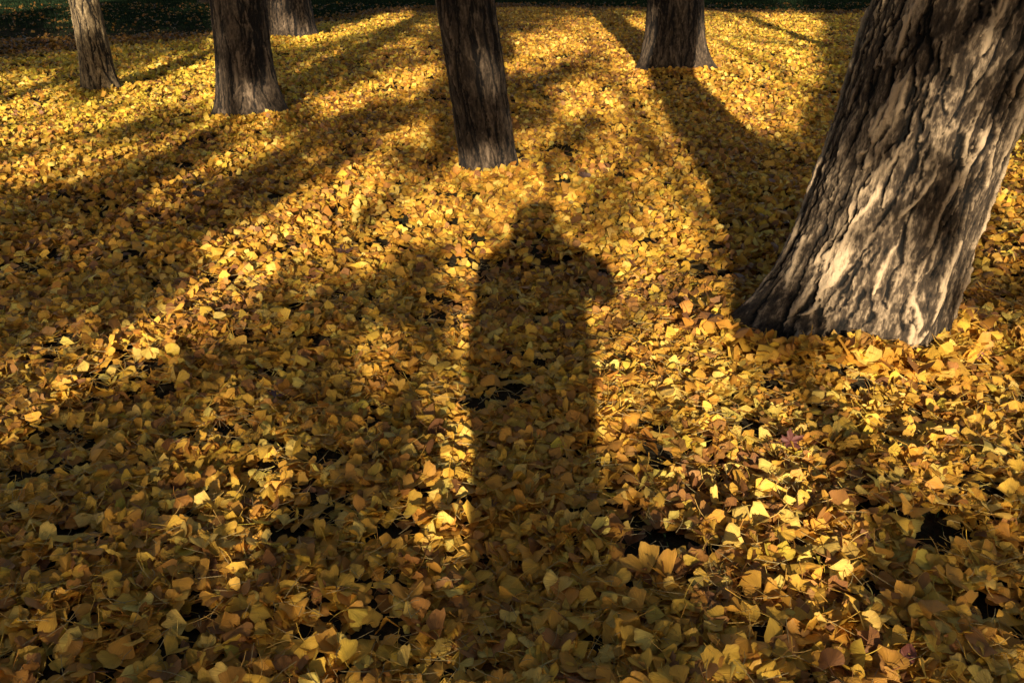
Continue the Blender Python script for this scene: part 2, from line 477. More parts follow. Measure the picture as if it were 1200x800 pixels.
def tube(pts, radii, n=7):
    """verts, faces of a tapered tube"""
    pts = [Vector(p) for p in pts]
    V, F = [], []
    for i, p in enumerate(pts):
        d = (pts[min(i + 1, len(pts) - 1)] - pts[max(i - 1, 0)]).normalized()
        a = d.orthogonal().normalized(); b = d.cross(a)
        for k in range(n):
            t = 2 * math.pi * k / n
            V.append(p + (a * math.cos(t) + b * math.sin(t)) * radii[i])
    for i in range(len(pts) - 1):
        for k in range(n):
            F.append((i * n + k, i * n + (k + 1) % n, (i + 1) * n + (k + 1) % n, (i + 1) * n + k))
    c = len(V); V.append(pts[-1]); 
    return [tuple(v) for v in V], F

# ------------------------------------------------------------------ where the sun gets through
# How much sun the photograph shows on the ground and on the trunks (0 none .. 9 full), read off it by eye.
ROWS = [10, 30, 50, 75, 100, 130, 165, 200, 240, 280, 320, 370, 420, 470, 520, 570, 620, 670, 720, 770]
LIT = """
0 3 0 0 0 0 5 1 1 1 1 1 1 1 2 3 3 3 2 1 1 1 1 1
0 6 6 0 1 3 6 3 2 5 4 2 3 8 7 6 7 8 7 6 1 0 1 3
0 5 6 1 2 3 5 3 4 5 3 5 5 7 8 6 8 8 8 7 1 0 2 5
3 3 2 4 6 2 1 5 3 5 5 5 6 6 8 7 8 8 8 7 0 0 3 6
7 7 3 5 6 5 2 4 4 6 4 2 4 5 7 7 8 8 8 7 0 3 6 4
7.2 7.2 5.2 3.2 4.2 5.2 4.2 2.2 3.2 7 4 1 3 4 7 6 8 7 8 5 1 6 7 4
4.2 5.2 3.2 2.2 4.2 5.2 5.2 3.2 3.2 5 4 5 7 6 7 8 6 6 5 2 4 7 8 6
4.2 5.2 5.2 5.2 6.2 6.2 3.2 4.2 8.2 5 4 7 9 5 7 7 8 5 4 4 8 8 8 7
3.2 3.2 4.2 5.2 4.2 3.2 4.2 8.2 6.2 5 8 8 9 8 5 6 8 5 6 7 9 1 4 7
4.2 5.2 3.2 3.2 4.2 3.2 5.2 8.2 7.2 6 7 8 8 5 6 8 8 6 3 8 9 2 5 8
3.2 4.2 3.2 2.2 3.2 4.2 7.2 7.2 6.2 6 6 7 7 6 7 8 8 4 3 9 9 8 7 4
4 5 4 5 6 8 8 5 5 4 6 8 6 6 8 8 7 1 5 9 9 8 7 7
3 5 6 6 8 5 5 4 3 4 6 9 6 7 7 8 7 7 7 8 6 6 6 7
5 6 6 5 4 3 4 5 3 5 5 9 6 6 7 7.8 8.8 8.8 7.8 7 6 6 7 6
5 4 2 3 3 4 4 5 4 4 6 9 5 6 7 6.8 9.5 9.5 8.8 6 6 5 6 5
2.6 2.6 2.6 3.6 3.6 7.6 6.6 4.6 2.6 3.6 4.6 8.6 5.6 6.6 5.6 6.4 7.4 9.5 9.5 6.6 4.6 4.6 4.6 5.6
3.0 3.0 3.0 3.0 6.0 8.0 7.0 4.0 4.0 6.0 5.0 8.0 5.0 6.0 5.0 5.0 6.0 7.0 8.0 7.0 6.0 4.0 4.0 5.0
2.5 3.5 3.5 3.5 4.5 4.5 4.5 3.5 3.5 4.5 4.5 5.5 4.5 4.5 4.5 6.5 6.5 6.5 7.5 7.5 6.5 5.5 4.5 5.5
2.9 3.9 2.9 2.9 3.9 3.9 3.9 3.9 3.9 3.9 3.9 3.9 3.9 3.9 3.9 4.9 6.9 5.9 5.9 6.9 6.9 5.9 4.9 5.9
2.7 3.7 3.7 2.7 2.7 2.7 3.7 3.7 2.7 3.7 3.7 4.7 3.7 3.7 3.7 4.7 5.7 4.7 4.7 5.7 6.7 5.7 5.7 5.7
"""
LIT = np.array([[float(v) for v in r.split()] for r in LIT.strip().splitlines()])

# streaks of sun and shade: x0, y0, x1, y1 of the photograph, half width, amount of sun, strength
STREAKS = [
    (130, 432, 300, 300, 24, 9.0, .9), (300, 300, 440, 205, 26, 9.5, .95), (0, 515, 130, 432, 22, 8.5, .85), (180, 395, 330, 265, 18, 8.5, .6),
    (0, 150, 260, 88, 26, 8.5, .8), (0, 205, 120, 175, 14, 7.5, .6), (130, 180, 300, 140, 10, 8.0, .6), (380, 130, 530, 80, 14, 8.5, .7),
    (400, 190, 520, 130, 16, 8.5, .7), (525, 222, 600, 205, 22, 9.5, .9), (620, 212, 690, 120, 26, 9.0, .8), (600, 60, 760, 40, 16, 8.5, .8),
    (536, 640, 536, 300, 17, 9.0, .9), (480, 260, 540, 225, 24, 9.0, .8), (700, 560, 760, 330, 22, 8.0, .7), (760, 330, 815, 215, 24, 8.8, .85),
    (910, 605, 885, 465, 46, 9.9, .97), (835, 530, 860, 420, 30, 9.0, .85), (830, 120, 930, 45, 34, 9.0, .8), (1140, 290, 1200, 200, 24, 9.0, .9),
    (1010, 380, 1040, 200, 36, 9.5, .9), (1080, 150, 1150, 60, 26, 8.8, .85), (960, 470, 1120, 410, 26, 8.0, .7), (1150, 500, 1200, 430, 24, 7.5, .6),
    (240, 620, 320, 560, 22, 7.5, .85), (790, 720, 700, 740, 12, 6.0, .5), (560, 175, 590, 165, 16, 7.5, .6), (565, 85, 585, 60, 14, 7.0, .7),
    (350, 50, 480, 20, 7, 8.0, .8), (355, 90, 400, 62, 7, 8.0, .7), (60, 45, 100, 40, 4, 6.0, .5), (150, 42, 220, 34, 3, 6.0, .6), (200, 14, 245, 9, 3, 6.0, .6),
    (98, 45, 90, -5, 15, 9.6, .97), (552, 182, 600, 178, 17, 9.0, .9), (570, 98, 564, 45, 20, 9.8, .97), (324, 40, 326, 12, 10, 7.0, .8), (350, 42, 352, 34, 7, 6.5, .8), (262, 112, 258, 20, 11, 9.0, .9), (270, 118, 322, 112, 13, 9.0, .85), (818, 72, 812, 0, 8, 9.0, .8),
    # shade
    (0, 575, 200, 455, 30, 1.8, .85), (200, 455, 340, 375, 24, 2.4, .8), (340, 375, 500, 310, 18, 3.4, .7), (0, 390, 190, 300, 20, 1.8, .8), (190, 300, 330, 195, 16, 2.0, .75),
    (30, 250, 260, 180, 11, 1.6, .75), (340, 330, 470, 250, 12, 2.0, .6), (300, 235, 450, 160, 12, 2.2, .65), (370, 620, 500, 400, 32, 2.7, .75), (0, 700, 500, 740, 60, 2.9, .7), (533, 820, 536, 640, 20, 7.5, .9), (716, 800, 706, 560, 18, 7.0, .85), (215, 735, 275, 715, 14, 5.5, .7), (20, 690, 60, 670, 14, 5.0, .6), (600, 770, 650, 740, 12, 4.0, .5),
    (60, 310, 0, 335, 10, 1.5, .7), (100, 215, 250, 205, 6, 1.5, .6), (610, 110, 690, 75, 10, 2.0, .7), (640, 190, 690, 145, 12, 1.5, .7), (420, 170, 530, 105, 8, 1.8, .7),
    (1085, 285, 1090, 205, 20, 0.3, .95), (985, 130, 1000, 10, 40, 0.0, .98), (940, 240, 980, 90, 20, 0.2, .95), (1040, 70, 1090, 10, 30, 0.0, .95), (890, 370, 930, 230, 24, 0.8, .9),
    (1130, 350, 1200, 322, 14, 0.8, .85), (1000, 720, 1200, 600, 40, 2.0, .7), (860, 420, 890, 395, 14, 2.5, .6), (530, 160, 535, 20, 18, 0.3, .95), (572, 152, 565, 128, 20, 0.5, .9), (585, 60, 575, 0, 14, 0.5, .9),
    (296, 78, 302, 0, 16, 0.6, .85), (112, 100, 108, 52, 20, 1.2, .93), (330, 190, 460, 130, 8, 1.8, .6), (870, 690, 960, 640, 20, 3.0, .5), (700, 800, 800, 690, 40, 1.2, .8),
    (880, 45, 1000, 72, 5, 1.5, .5), (890, 165, 960, 215, 12, 1.5, .6), (868, 168, 872, 172, 9, 9.0, .8), (912, 208, 918, 216, 10, 9.0, .8),
]

def lit_px(px, py):
    L = lit_grid(px, py)
    wob = (fbm(px * 0.02, py * 0.02, 0, 77, 3) - 0.5) * 0.9
    for (x0, y0, x1, y1, hw, lv, st) in STREAKS:
        dx, dy = x1 - x0, y1 - y0
        t = np.clip(((px - x0) * dx + (py - y0) * dy) / (dx * dx + dy * dy), 0, 1)
        d = np.hypot(px - x0 - t * dx, py - y0 - t * dy) / hw + wob
        k = (1 - smooth(0.65, 1.35, d)) * st
        L = L * (1 - k) + lv * k
    return L

def lit_grid(px, py):
    fy = np.interp(py, ROWS, np.arange(len(ROWS)))
    fx = np.clip((px - 25) / 50.0, 0, 23)
    y0 = np.clip(np.floor(fy).astype(int), 0, len(ROWS) - 2); x0 = np.clip(np.floor(fx).astype(int), 0, 22)
    ty, tx = fy - y0, fx - x0
    return (LIT[y0, x0] * (1 - tx) * (1 - ty) + LIT[y0, x0 + 1] * tx * (1 - ty) +
            LIT[y0 + 1, x0] * (1 - tx) * ty + LIT[y0 + 1, x0 + 1] * tx * ty)

def shade_depth(u, v):
    """optical depth wanted along the sun ray (u, v), and the distance y at which it lands"""
    Yh = v / SLZ
    Xh = u + SLX * Yh
    Zh = np.zeros_like(v)
    for T in sorted(VIEW[:6], key=lambda t: -t['y']):
        yt = T['y'] - T['r0'] * 0.8
        z = v - SLZ * yt
        x = u + SLX * yt
        hit = (z > 0) & (z < 1.6) & (np.abs(x - T['x'] - T['lx'] * z) < T['r0'] * 0.95) & (yt < Yh)
        Yh = np.where(hit, yt, Yh); Xh = np.where(hit, x, Xh); Zh = np.where(hit, z, Zh)
    ok = Yh > 1.2
    px, py = project(Xh, np.maximum(Yh, 1.0), Zh)
    L = lit_px(px, np.clip(py, 10, 790))
    inside = ok & (px > -30) & (px < 1230) & (py > -20) & (py < 830)
    nzz = fbm(u * 1.1, v * 2.2, 0, 33, 3)
    L = np.where(inside, L, np.clip(4.5 + (nzz - 0.5) * 14, 0.5, 9))
    L = 4.7 + (L - 4.6) * 1.5 + (fbm(u * 3.4, v * 4.2, 0, 35, 2) - 0.5) * 7.0 + (fbm(u * 8.5, v * 10.5, 0, 36, 2) - 0.5) * 7.0
    L = np.clip(L, 0.1, 9)
    T = np.clip((L / 9.0) ** (1.5 + 1.3 * (1 - L / 9.0)), 0.003, 0.998)
    return -np.log(T), Yh

LEAVES_PER_SPRIG = 9
LEAF_A = 0.0011
def make_sprigs():
    """sprig centres in the crowns, so thick on the rays that end in the shade"""
    trees = VIEW + BEHIND
    cen = np.array([t['crown'] for t in trees])
    res = [[] for _ in trees]
    U0, U1, V0, V1 = -15.0, 15.0, -0.2, 12.0
    ODM = 5.8
    N = int((U1 - U0) * (V1 - V0) * ODM / (LEAVES_PER_SPRIG * LEAF_A))
    u = rng.uniform(U0, U1, N); v = rng.uniform(V0, V1, N)
    od, yh = shade_depth(u, v)
    keep = rng.uniform(0, ODM, N) < od
    u, v, yh = u[keep], v[keep], yh[keep]
    # for every ray the stretch inside each crown
    A = []
    for c in cen:
        # point(Y) = (u+SLX Y, Y, v-SLZ Y); ellipsoid radii c3,c3,c4
        ox, oy, oz = u - c[0], -c[1], v - c[2]
        a = (SLX / c[3]) ** 2 + (1 / c[3]) ** 2 + (SLZ / c[4]) ** 2
        b = 2 * (ox * SLX / c[3] ** 2 + oy / c[3] ** 2 - oz * SLZ / c[4] ** 2)
        cc = (ox / c[3]) ** 2 + (oy / c[3]) ** 2 + (oz / c[4]) ** 2 - 1
        D = b * b - 4 * a * cc
        s = np.sqrt(np.maximum(D, 0))
        y0, y1 = (-b - s) / (2 * a), (-b + s) / (2 * a)
        ok = (D > 0) & (y1 < yh - 1.5)
        zlow = v - SLZ * y1
        ok &= zlow > 2.15
        A.append((ok, y0, y1))
    OK = np.array([a[0] for a in A]); 
    near = np.array([1.0 if -9 < c[1] < 0 else 0.62 for c in cen])
    wts = OK * rng.uniform(0.0, 1.0, OK.shape) * near[:, None]
    pick = wts.argmax(0)
    any_ = OK.any(0)
    for k in range(len(trees)):
        s = any_ & (pick == k)
        y = A[k][1][s] + rng.uniform(0.03, 0.97, s.sum()) * (A[k][2][s] - A[k][1][s])
        res[k] = np.stack([u[s] + SLX * y, y, v[s] - SLZ * y], -1)
    return trees, res

def crown_foliage(cent, parent, base):
    """fan shaped leaves in small tufts round the sprig centres"""
    n = len(cent)
    if n == 0: return
    L = LEAVES_PER_SPRIG
    c = np.repeat(cent, L, axis=0) + rng.normal(0, 0.045, (n * L, 3))
    N = len(c)
    d = rng.normal(0, 1, (N, 3)); d[:, 2] -= 0.5; d /= np.linalg.norm(d, axis=1)[:, None]
    e = np.cross(d, rng.normal(0, 1, (N, 3))); e /= np.linalg.norm(e, axis=1)[:, None]
    s = rng.uniform(0.05, 0.075, N)[:, None]
    P = np.stack([c, c + (d * 0.75 + e * 0.62) * s, c + d * s * 0.92, c + (d * 0.75 - e * 0.62) * s], 1).reshape(-1, 3)
    F = np.arange(N * 4).reshape(-1, 4)
    return mesh_np('foliage', P - np.array(base), [F], M_CROWN, parent, smooth=False)

def limbs(T, cent, parent, base, n_limb):
    """limbs from the upper trunk out into the crown"""
    cx, cy, cz, rx, rz = T['crown']
    hs = np.linspace(max(cz - rz * 0.75, 2.6), T['H'] * 0.9, n_limb)
    for k, h in enumerate(hs):
        az = k * 2.4 + hash_name(T['id']) * 0.1
        zc = min(h, 3) + 0.35 * max(h - 3, 0)
        p0 = Vector((T.get('lx', 0) * zc, T.get('ly', 0) * zc, h))
        ln = rx * random.uniform(0.7, 1.0) * (1.1 - 0.5 * k / n_limb)
        r = T.get('r1', T.get('r', .2)) * random.uniform(0.16, 0.26)
        pts, rad = [], []
        bend = random.uniform(-0.5, 0.5)
        for j in range(6):
            t = j / 5
            a2 = az + bend * t
            pts.append(p0 + Vector((math.cos(a2) * ln * t, math.sin(a2) * ln * t, ln * (0.35 * t + 0.25 * t * t))))
            rad.append(r * (1 - 0.9 * t) + 0.004)
        V, F = tube(pts, rad, 7)
        # side twigs
        for j in (2, 4):
            for sgn in (-1, 1):
                q0 = pts[j]
                a3 = az + sgn * random.uniform(0.6, 1.1)
                tl = ln * random.uniform(0.25, 0.45)
                tp = [q0 + Vector((math.cos(a3) * tl * t, math.sin(a3) * tl * t, tl * 0.3 * t)) for t in (0, 0.5, 1)]
                v2, f2 = tube(tp, [rad[j] * 0.5, rad[j] * 0.3 + .002, 0.003], 5)
                o_ = len(V); V += v2; F += [tuple(i + o_ for i in f) for f in f2]
        mesh_np('limb', V, [np.array(F)], M_LIMB, parent)

def plain_trunk(T, parent):
    zs = np.concatenate([np.arange(-0.12, 2.0, 0.06), np.linspace(2.0, T['H'], 40)])
    th = np.linspace(0, 2 * math.pi, 48, endpoint=False)
    TH, Z = np.meshgrid(th, zs)
    sd = hash_name(T['id']) % 91
    R = T['r'] * (1 - 0.85 * np.maximum(Z, 0) / T['H']) * (1 + 0.35 * np.exp(-np.maximum(Z, 0) / 0.25) * (0.6 + 0.4 * np.cos(TH * 5 + sd)))
    n2 = fbm(np.cos(TH) * 3, np.sin(TH) * 3, Z * 2.2, sd, 3)
    R = R + (n2 - 0.5) * 0.03
    X, Y = R * np.cos(TH) + (0.05 * np.sin(Z * .7) * (Z > 0) if 'bend' not in T else T['bend'] * smooth(3.6, 4.7, Z)), R * np.sin(TH)
    i0 = np.arange(Z.size).reshape(Z.shape); i1 = np.roll(i0, -1, 1)
    F = np.stack([i0[:-1], i1[:-1], i1[1:], i0[1:]], -1).reshape(-1, 4)
    mesh_np('trunk', np.stack([X, Y, Z], -1).reshape(-1, 3), [F], M_BARK2, parent, {'ridge': ('FLOAT', n2.ravel())})

trees, sprigs = make_sprigs()
BLAB = {
    'b1': 'tree behind the photographer, third from the left of those trees',
    'b2': 'tall slim tree behind the photographer, fourth from the left of those trees',
    'b3': 'slender tree close behind the photographer, just left of the person',
    'b4': 'slender tall tree behind the photographer, just right of the person',
    'b5': 'tree behind the photographer, third from the right of those trees',
    'b6': 'broad tree behind the photographer, second from the right of those trees',
    'b7': 'broad tree behind the photographer, second from the left of those trees',
    'b9': 'broad tree behind the photographer, farthest left of those trees',
    'b10': 'broad tree behind the photographer, farthest right of those trees',
    'b8': 'tallest tree, standing farthest behind the photographer',
}
for T, S in zip(trees, sprigs):
    base = (T['x'], T['y'], float(gz(T['x'], T['y'])))
    root = empty('ginkgo_tree', base)
    view = 'lobes' in T
    tag(root, T['label'] if view else BLAB[T['id']], 'tree',
        'ginkgo trees standing in the leaf litter' if view else 'trees behind the photographer')
    if view: trunk(T, root)
    else: plain_trunk(T, root)
    limbs(T, S, root, base, 9 if view else 11)
    crown_foliage(S, root, base)

# ------------------------------------------------------------------ fallen leaves
def leaf_shape(nseg, rings, petiole, seed):
    """one fan leaf about 1 long, lying in xy, stalk towards -y. verts, quads, leafuv"""
    r_ = np.random.default_rng(seed)
    A = math.radians(r_.uniform(52, 92))
    notch = r_.choice([0.04, 0.09, 0.18, 0.34]) ; nw = r_.uniform(0.05, 0.12)
    a = np.linspace(-1, 1, nseg + 1)
    
    ph = r_.uniform(0, 6.28, 4)
    edge = 1 - notch * np.exp(-(a / nw) ** 2) + 0.06 * np.sin(a * 6 + ph[0]) + 0.05 * np.sin(a * 13 + ph[1]) - 0.28 * np.abs(a) ** 4 + (0.035 * np.sin(a * 29 + ph[2]) if nseg > 12 else 0)
    rs = np.linspace(0.05, 1, rings + 1)
    Rr = rs[:, None] * edge[None, :]
    side = 0.10 * np.sin(np.pi * rs)[:, None] * a[None, :] * np.abs(a)[None, :]
    ang = a[None, :] * A
    x = Rr * np.sin(ang) - side * 0.4
    y = Rr * np.cos(ang) + 0.02
    aa = np.broadcast_to(a[None, :], Rr.shape)
    cup = r_.uniform(-0.34, 0.42); fold = r_.uniform(-0.1, 0.45); tip = r_.uniform(-0.30, 0.26)
    if r_.uniform() < 0.36: fold = r_.uniform(0.5, 1.2)
    z = cup * aa ** 2 * Rr ** 1.2 * 0.6 + fold * np.abs(x) * 0.8 + tip * Rr ** 2.2 + 0.085 * np.sin(aa * 5 + ph[2]) * Rr ** 2 + 0.05 * np.sin(aa * 11 + ph[3]) * Rr ** 2
    V = np.stack([x, y, z], -1).reshape(-1, 3)
    ii = np.arange(V.shape[0]).reshape(rings + 1, nseg + 1)
    F = np.stack([ii[:-1, :-1], ii[:-1, 1:], ii[1:, 1:], ii[1:, :-1]], -1).reshape(-1, 4)
    UV = np.stack([aa, np.broadcast_to(rs[:, None], aa.shape), np.zeros_like(aa)], -1).reshape(-1, 3)
    sv = sf = None
    if petiole:
        ln = r_.uniform(0.7, 1.15); k = r_.uniform(-0.5, 0.5); kz = r_.uniform(-0.1, 0.6)
        t = np.linspace(0, 1, 4)
        px_, py_, pz_ = k * t * t * ln, 0.06 - t * ln, kz * t * t * ln * 0.6
        wd = 0.021
        sv = np.concatenate([np.stack([px_ + wd * c_, py_, pz_ + wd * s_], -1) for c_, s_ in ((1, -.5), (-1, -.5), (0, 1))])
        idx = np.arange(12).reshape(3, 4)
        sf = np.concatenate([np.stack([idx[i, :-1], idx[(i + 1) % 3, :-1], idx[(i + 1) % 3, 1:], idx[i, 1:]], -1) for i in range(3)])
    return V, F, UV, sv, sf

def rot_mats(n, tilt_sd, tilt_max):
    yaw = rng.uniform(0, 2 * math.pi, n)
    tilt = np.minimum(np.abs(rng.normal(0, tilt_sd, n)), tilt_max)
    ax = rng.uniform(0, 2 * math.pi, n)
    # Rodrigues about a horizontal axis, after the yaw
    kx, ky = np.cos(ax), np.sin(ax)
    c, s = np.cos(tilt), np.sin(tilt)
    R = np.zeros((n, 3, 3))
    R[:, 0, 0] = c + kx * kx * (1 - c); R[:, 0, 1] = kx * ky * (1 - c); R[:, 0, 2] = ky * s
    R[:, 1, 0] = kx * ky * (1 - c); R[:, 1, 1] = c + ky * ky * (1 - c); R[:, 1, 2] = -kx * s
    R[:, 2, 0] = -ky * s; R[:, 2, 1] = kx * s; R[:, 2, 2] = c
    Yw = np.zeros((n, 3, 3))
    Yw[:, 0, 0] = np.cos(yaw); Yw[:, 0, 1] = -np.sin(yaw); Yw[:, 1, 0] = np.sin(yaw); Yw[:, 1, 1] = np.cos(yaw); Yw[:, 2, 2] = 1
    flip = np.where(rng.uniform(0, 1, n) < 0.35, -1.0, 1.0)
    Yw[:, :, 2] *= flip[:, None]; Yw[:, :, 0] *= flip[:, None]
    return R @ Yw

PAL = np.array([[0.74, 0.445, 0.055], [0.67, 0.35, 0.042], [0.53, 0.24, 0.038], [0.80, 0.575, 0.12], [0.34, 0.155, 0.040], [0.17, 0.07, 0.028], [0.70, 0.53, 0.055]])
def leaf_colours(x, y):
    n = len(x)
    w_ = np.tile(np.array([0.31, 0.27, 0.15, 0.11, 0.11, 0.07, 0.01]), (n, 1))
    lemon = smooth(-1.0, -5.0, x) * smooth(6, 10, y)
    lemon = np.maximum(lemon, 0.5 * smooth(2.5, 4.5, x) * smooth(3, 8, y))
    w_[:, 6] += 0.7 * lemon; w_[:, 3] += 0.15 * lemon; w_[:, 4] *= 1 - 0.7 * lemon; w_[:, 2] *= 1 - 0.6 * lemon
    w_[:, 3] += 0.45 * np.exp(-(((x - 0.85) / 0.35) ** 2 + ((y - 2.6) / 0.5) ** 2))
    pat = fbm(x * 1.3, y * 1.3, 0, 51, 3)
    w_[:, 4] *= 0.4 + 2.4 * smooth(0.45, 0.65, pat); w_[:, 5] *= 0.4 + 2.4 * smooth(0.5, 0.7, pat)
    cw = np.cumsum(w_, 1); cw /= cw[:, -1:]
    k = (rng.uniform(0, 1, n)[:, None] > cw).sum(1)
    c = PAL[k] * rng.uniform(0.72, 1.14, (n, 1)) * rng.uniform(0.93, 1.07, (n, 3))
    back_shade = smooth(0, 2, y - np.interp(x, [-12, -8.5, -6.3, -3.8, 0, 4, 9], [12.0, 13.4, 16.8, 23.5, 27.0, 25.0, 23.5]))
    c = c * (1 - back_shade[:, None] * np.array([0.82, 0.86, 0.80]))     # shade at the back put into the leaf colour
    return np.clip(c, 0, 0.85)

def outside_trunks(x, y, pad=0.0):
    ok = np.ones(len(x), bool)
    for T in VIEW + BEHIND:
        dx, dy = x - T['x'], y - T['y']
        if 'lobes' in T:
            r = root_r(T, np.arctan2(dy, dx) % (2 * math.pi), np.full(len(x), 0.05))
        else: r = T['r'] * 1.3
        ok &= np.hypot(dx, dy) > r + pad
    return ok

def wedge(d0, d1, dens, side):
    """random ground points in the view with a margin to either side"""
    hw = lambda d: 0.62 * (d * CP + CH * SP) + side
    n = int(dens * (d1 - d0) * 2 * hw(d1))
    d = rng.uniform(d0, d1, n); x = rng.uniform(-1, 1, n) * hw(d1)
    k = np.abs(x) < hw(d)
    return x[k], d[k]

LV, LF, LU, LC = [], [], [], []
voff = 0
def scatter(x, y, z, nseg, rings, petiole, size, tilt_sd, tilt_max, variants, col):
    global voff
    n = len(x)
    R = rot_mats(n, tilt_sd, tilt_max)
    s = rng.uniform(size[0], size[1], n)
    var = rng.integers(0, variants, n)
    rn = rng.uniform(0, 1, n)
    for k in range(variants):
        sel = np.where(var == k)[0]
        if not len(sel): continue
        V, F, UV, sv, sf = leaf_shape(nseg, rings, petiole, 100 + k)
        c0 = V.mean(0)
        parts = [(V, F, UV, 0)]
        if petiole: parts.append((sv, sf, np.tile([[0.0, 0.3, 0.0]], (len(sv), 1)), 1))
        low = None
        for (vv, ff, uu, st) in parts:
            P = np.einsum('nij,vj->nvi', R[sel], vv - c0) * s[sel][:, None, None]
            if low is None: low = np.minimum(P[:, :, 2].min(1), -0.002)
            P = P + np.stack([x[sel], y[sel], z[sel] - low * 0.72], -1)[:, None, :]
            m = len(vv)
            U = np.tile(uu[None], (len(sel), 1, 1)).astype(np.float32); U[:, :, 2] = rn[sel][:, None]
            C = np.ones((len(sel), m, 4), np.float32)
            C[:, :, :3] = col[sel][:, None, :] * (np.array([0.95, 1.0, 1.2]) if st else 1.0)
            LV.append(P.reshape(-1, 3).astype(np.float32)); LU.append(U.reshape(-1, 3)); LC.append(C.reshape(-1, 4))
            LF.append((ff[None] + (np.arange(len(sel)) * m)[:, None, None] + voff).reshape(-1, 4))
            voff += len(sel) * m

def pile(x, y):
    """depth of the litter"""
    return 0.010 + 0.040 * fbm(x * 3.2, y * 3.2, 0, 61, 3)

def thin(x, y, p_gap=1.0):
    g = gap_field(x, y)
    small = smooth(0.56, 0.68, fbm(x * 6.0, y * 6.0, 0, 81, 2)) * 0.9
    edge = np.interp(x, [-12, -8.5, -6.3, -3.8, 0, 4, 9], [12.0, 13.4, 16.8, 23.5, 27.0, 25.0, 23.5])
    edge = edge + (fbm(x * .5, y * .5, 0, 90, 3) - .5) * 6
    far = smooth(-0.5, 5.0, y - edge) * 0.982
    keep = rng.uniform(0, 1, len(x)) > np.maximum(np.maximum(g * p_gap, small * 0.85), far)
    return keep & outside_trunks(x, y, -0.02)

x, y = wedge(0.9, 4.2, 2350, 0.8); k = thin(x, y); x, y = x[k], y[k]
scatter(x, y, gz(x, y) + pile(x, y) * rng.uniform(0, 1, len(x)), 14, 3, True, (0.027, 0.056), 0.47, 1.45, 40, leaf_colours(x, y))
x, y = wedge(4.2, 10, 1450, 1.1); k = thin(x, y); x, y = x[k], y[k]
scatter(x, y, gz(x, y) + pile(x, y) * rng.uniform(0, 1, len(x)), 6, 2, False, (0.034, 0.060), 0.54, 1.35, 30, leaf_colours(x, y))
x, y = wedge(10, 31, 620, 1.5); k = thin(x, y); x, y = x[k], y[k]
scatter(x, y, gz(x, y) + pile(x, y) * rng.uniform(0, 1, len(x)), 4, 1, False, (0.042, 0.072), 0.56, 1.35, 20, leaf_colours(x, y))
# leaves drifted against the foot of the big tree
th = rng.uniform(math.radians(180), math.radians(360), 700)
T = VIEW[0]
rr_ = root_r(T, th, np.zeros(700)) + np.abs(rng.normal(0.0, 0.07, 700)) + 0.0
x, y = T['x'] + rr_ * np.cos(th), T['y'] + rr_ * np.sin(th)
scatter(x, y, gz(x, y) + 0.02 + 0.06 * rng.uniform(0, 1, 700), 8, 2, True, (0.046, 0.07), 0.6, 1.4, 30, leaf_colours(x, y))
for T in VIEW[1:6]:
    n_ = int(900 * T['r0'] / 0.3)
    th = rng.uniform(math.radians(170), math.radians(370), n_)
    rr_ = root_r(T, th, np.zeros(n_)) + np.abs(rng.normal(0.0, 0.08, n_)) - 0.01
    x, y = T['x'] + rr_ * np.cos(th), T['y'] + rr_ * np.sin(th)
    scatter(x, y, gz(x, y) + 0.015 + 0.06 * rng.uniform(0, 1, n_), 6, 2, False, (0.036, 0.062), 0.65, 1.4, 30, leaf_colours(x, y))
# the carpet goes on to either side of the view and behind the photographer
def beyond(x0, x1, y0, y1, dens):
    n = int((x1 - x0) * (y1 - y0) * dens)
    x, y = rng.uniform(x0, x1, n), rng.uniform(y0, y1, n)
    hw = 0.62 * (y * CP + CH * SP) + np.where(y < 4.2, 0.8, np.where(y < 10, 1.1, 1.5))
    k = ((y < 0.9) | (np.abs(x) > hw)) & (np.hypot(x, y + 0.3) > 0.0)
    x, y = x[k], y[k]
    k = thin(x, y) & ((np.abs(x - PX0) > 0.16) | (np.abs(y + 0.32) > 0.2))
    return x[k], y[k]
PX0 = 0.02
for box, dens in (((-5, 5, -1.5, 5), 900), ((-11, 11, -7, 10), 330), ((-22, 22, 10, 26), 160)):
    x, y = beyond(*box, dens)
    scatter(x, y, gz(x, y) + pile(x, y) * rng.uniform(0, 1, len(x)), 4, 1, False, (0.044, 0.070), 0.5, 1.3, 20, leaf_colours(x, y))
lit_o = mesh_np('leaf_litter', np.concatenate(LV), [np.concatenate(LF)], M_LITTER, None,
                {'leafuv': ('FLOAT_VECTOR', np.concatenate(LU)), 'leafcol': ('FLOAT_COLOR', np.concatenate(LC))})
tag(lit_o, 'thick carpet of fallen yellow ginkgo leaves covering the woodland ground', 'leaf litter', kind='stuff')

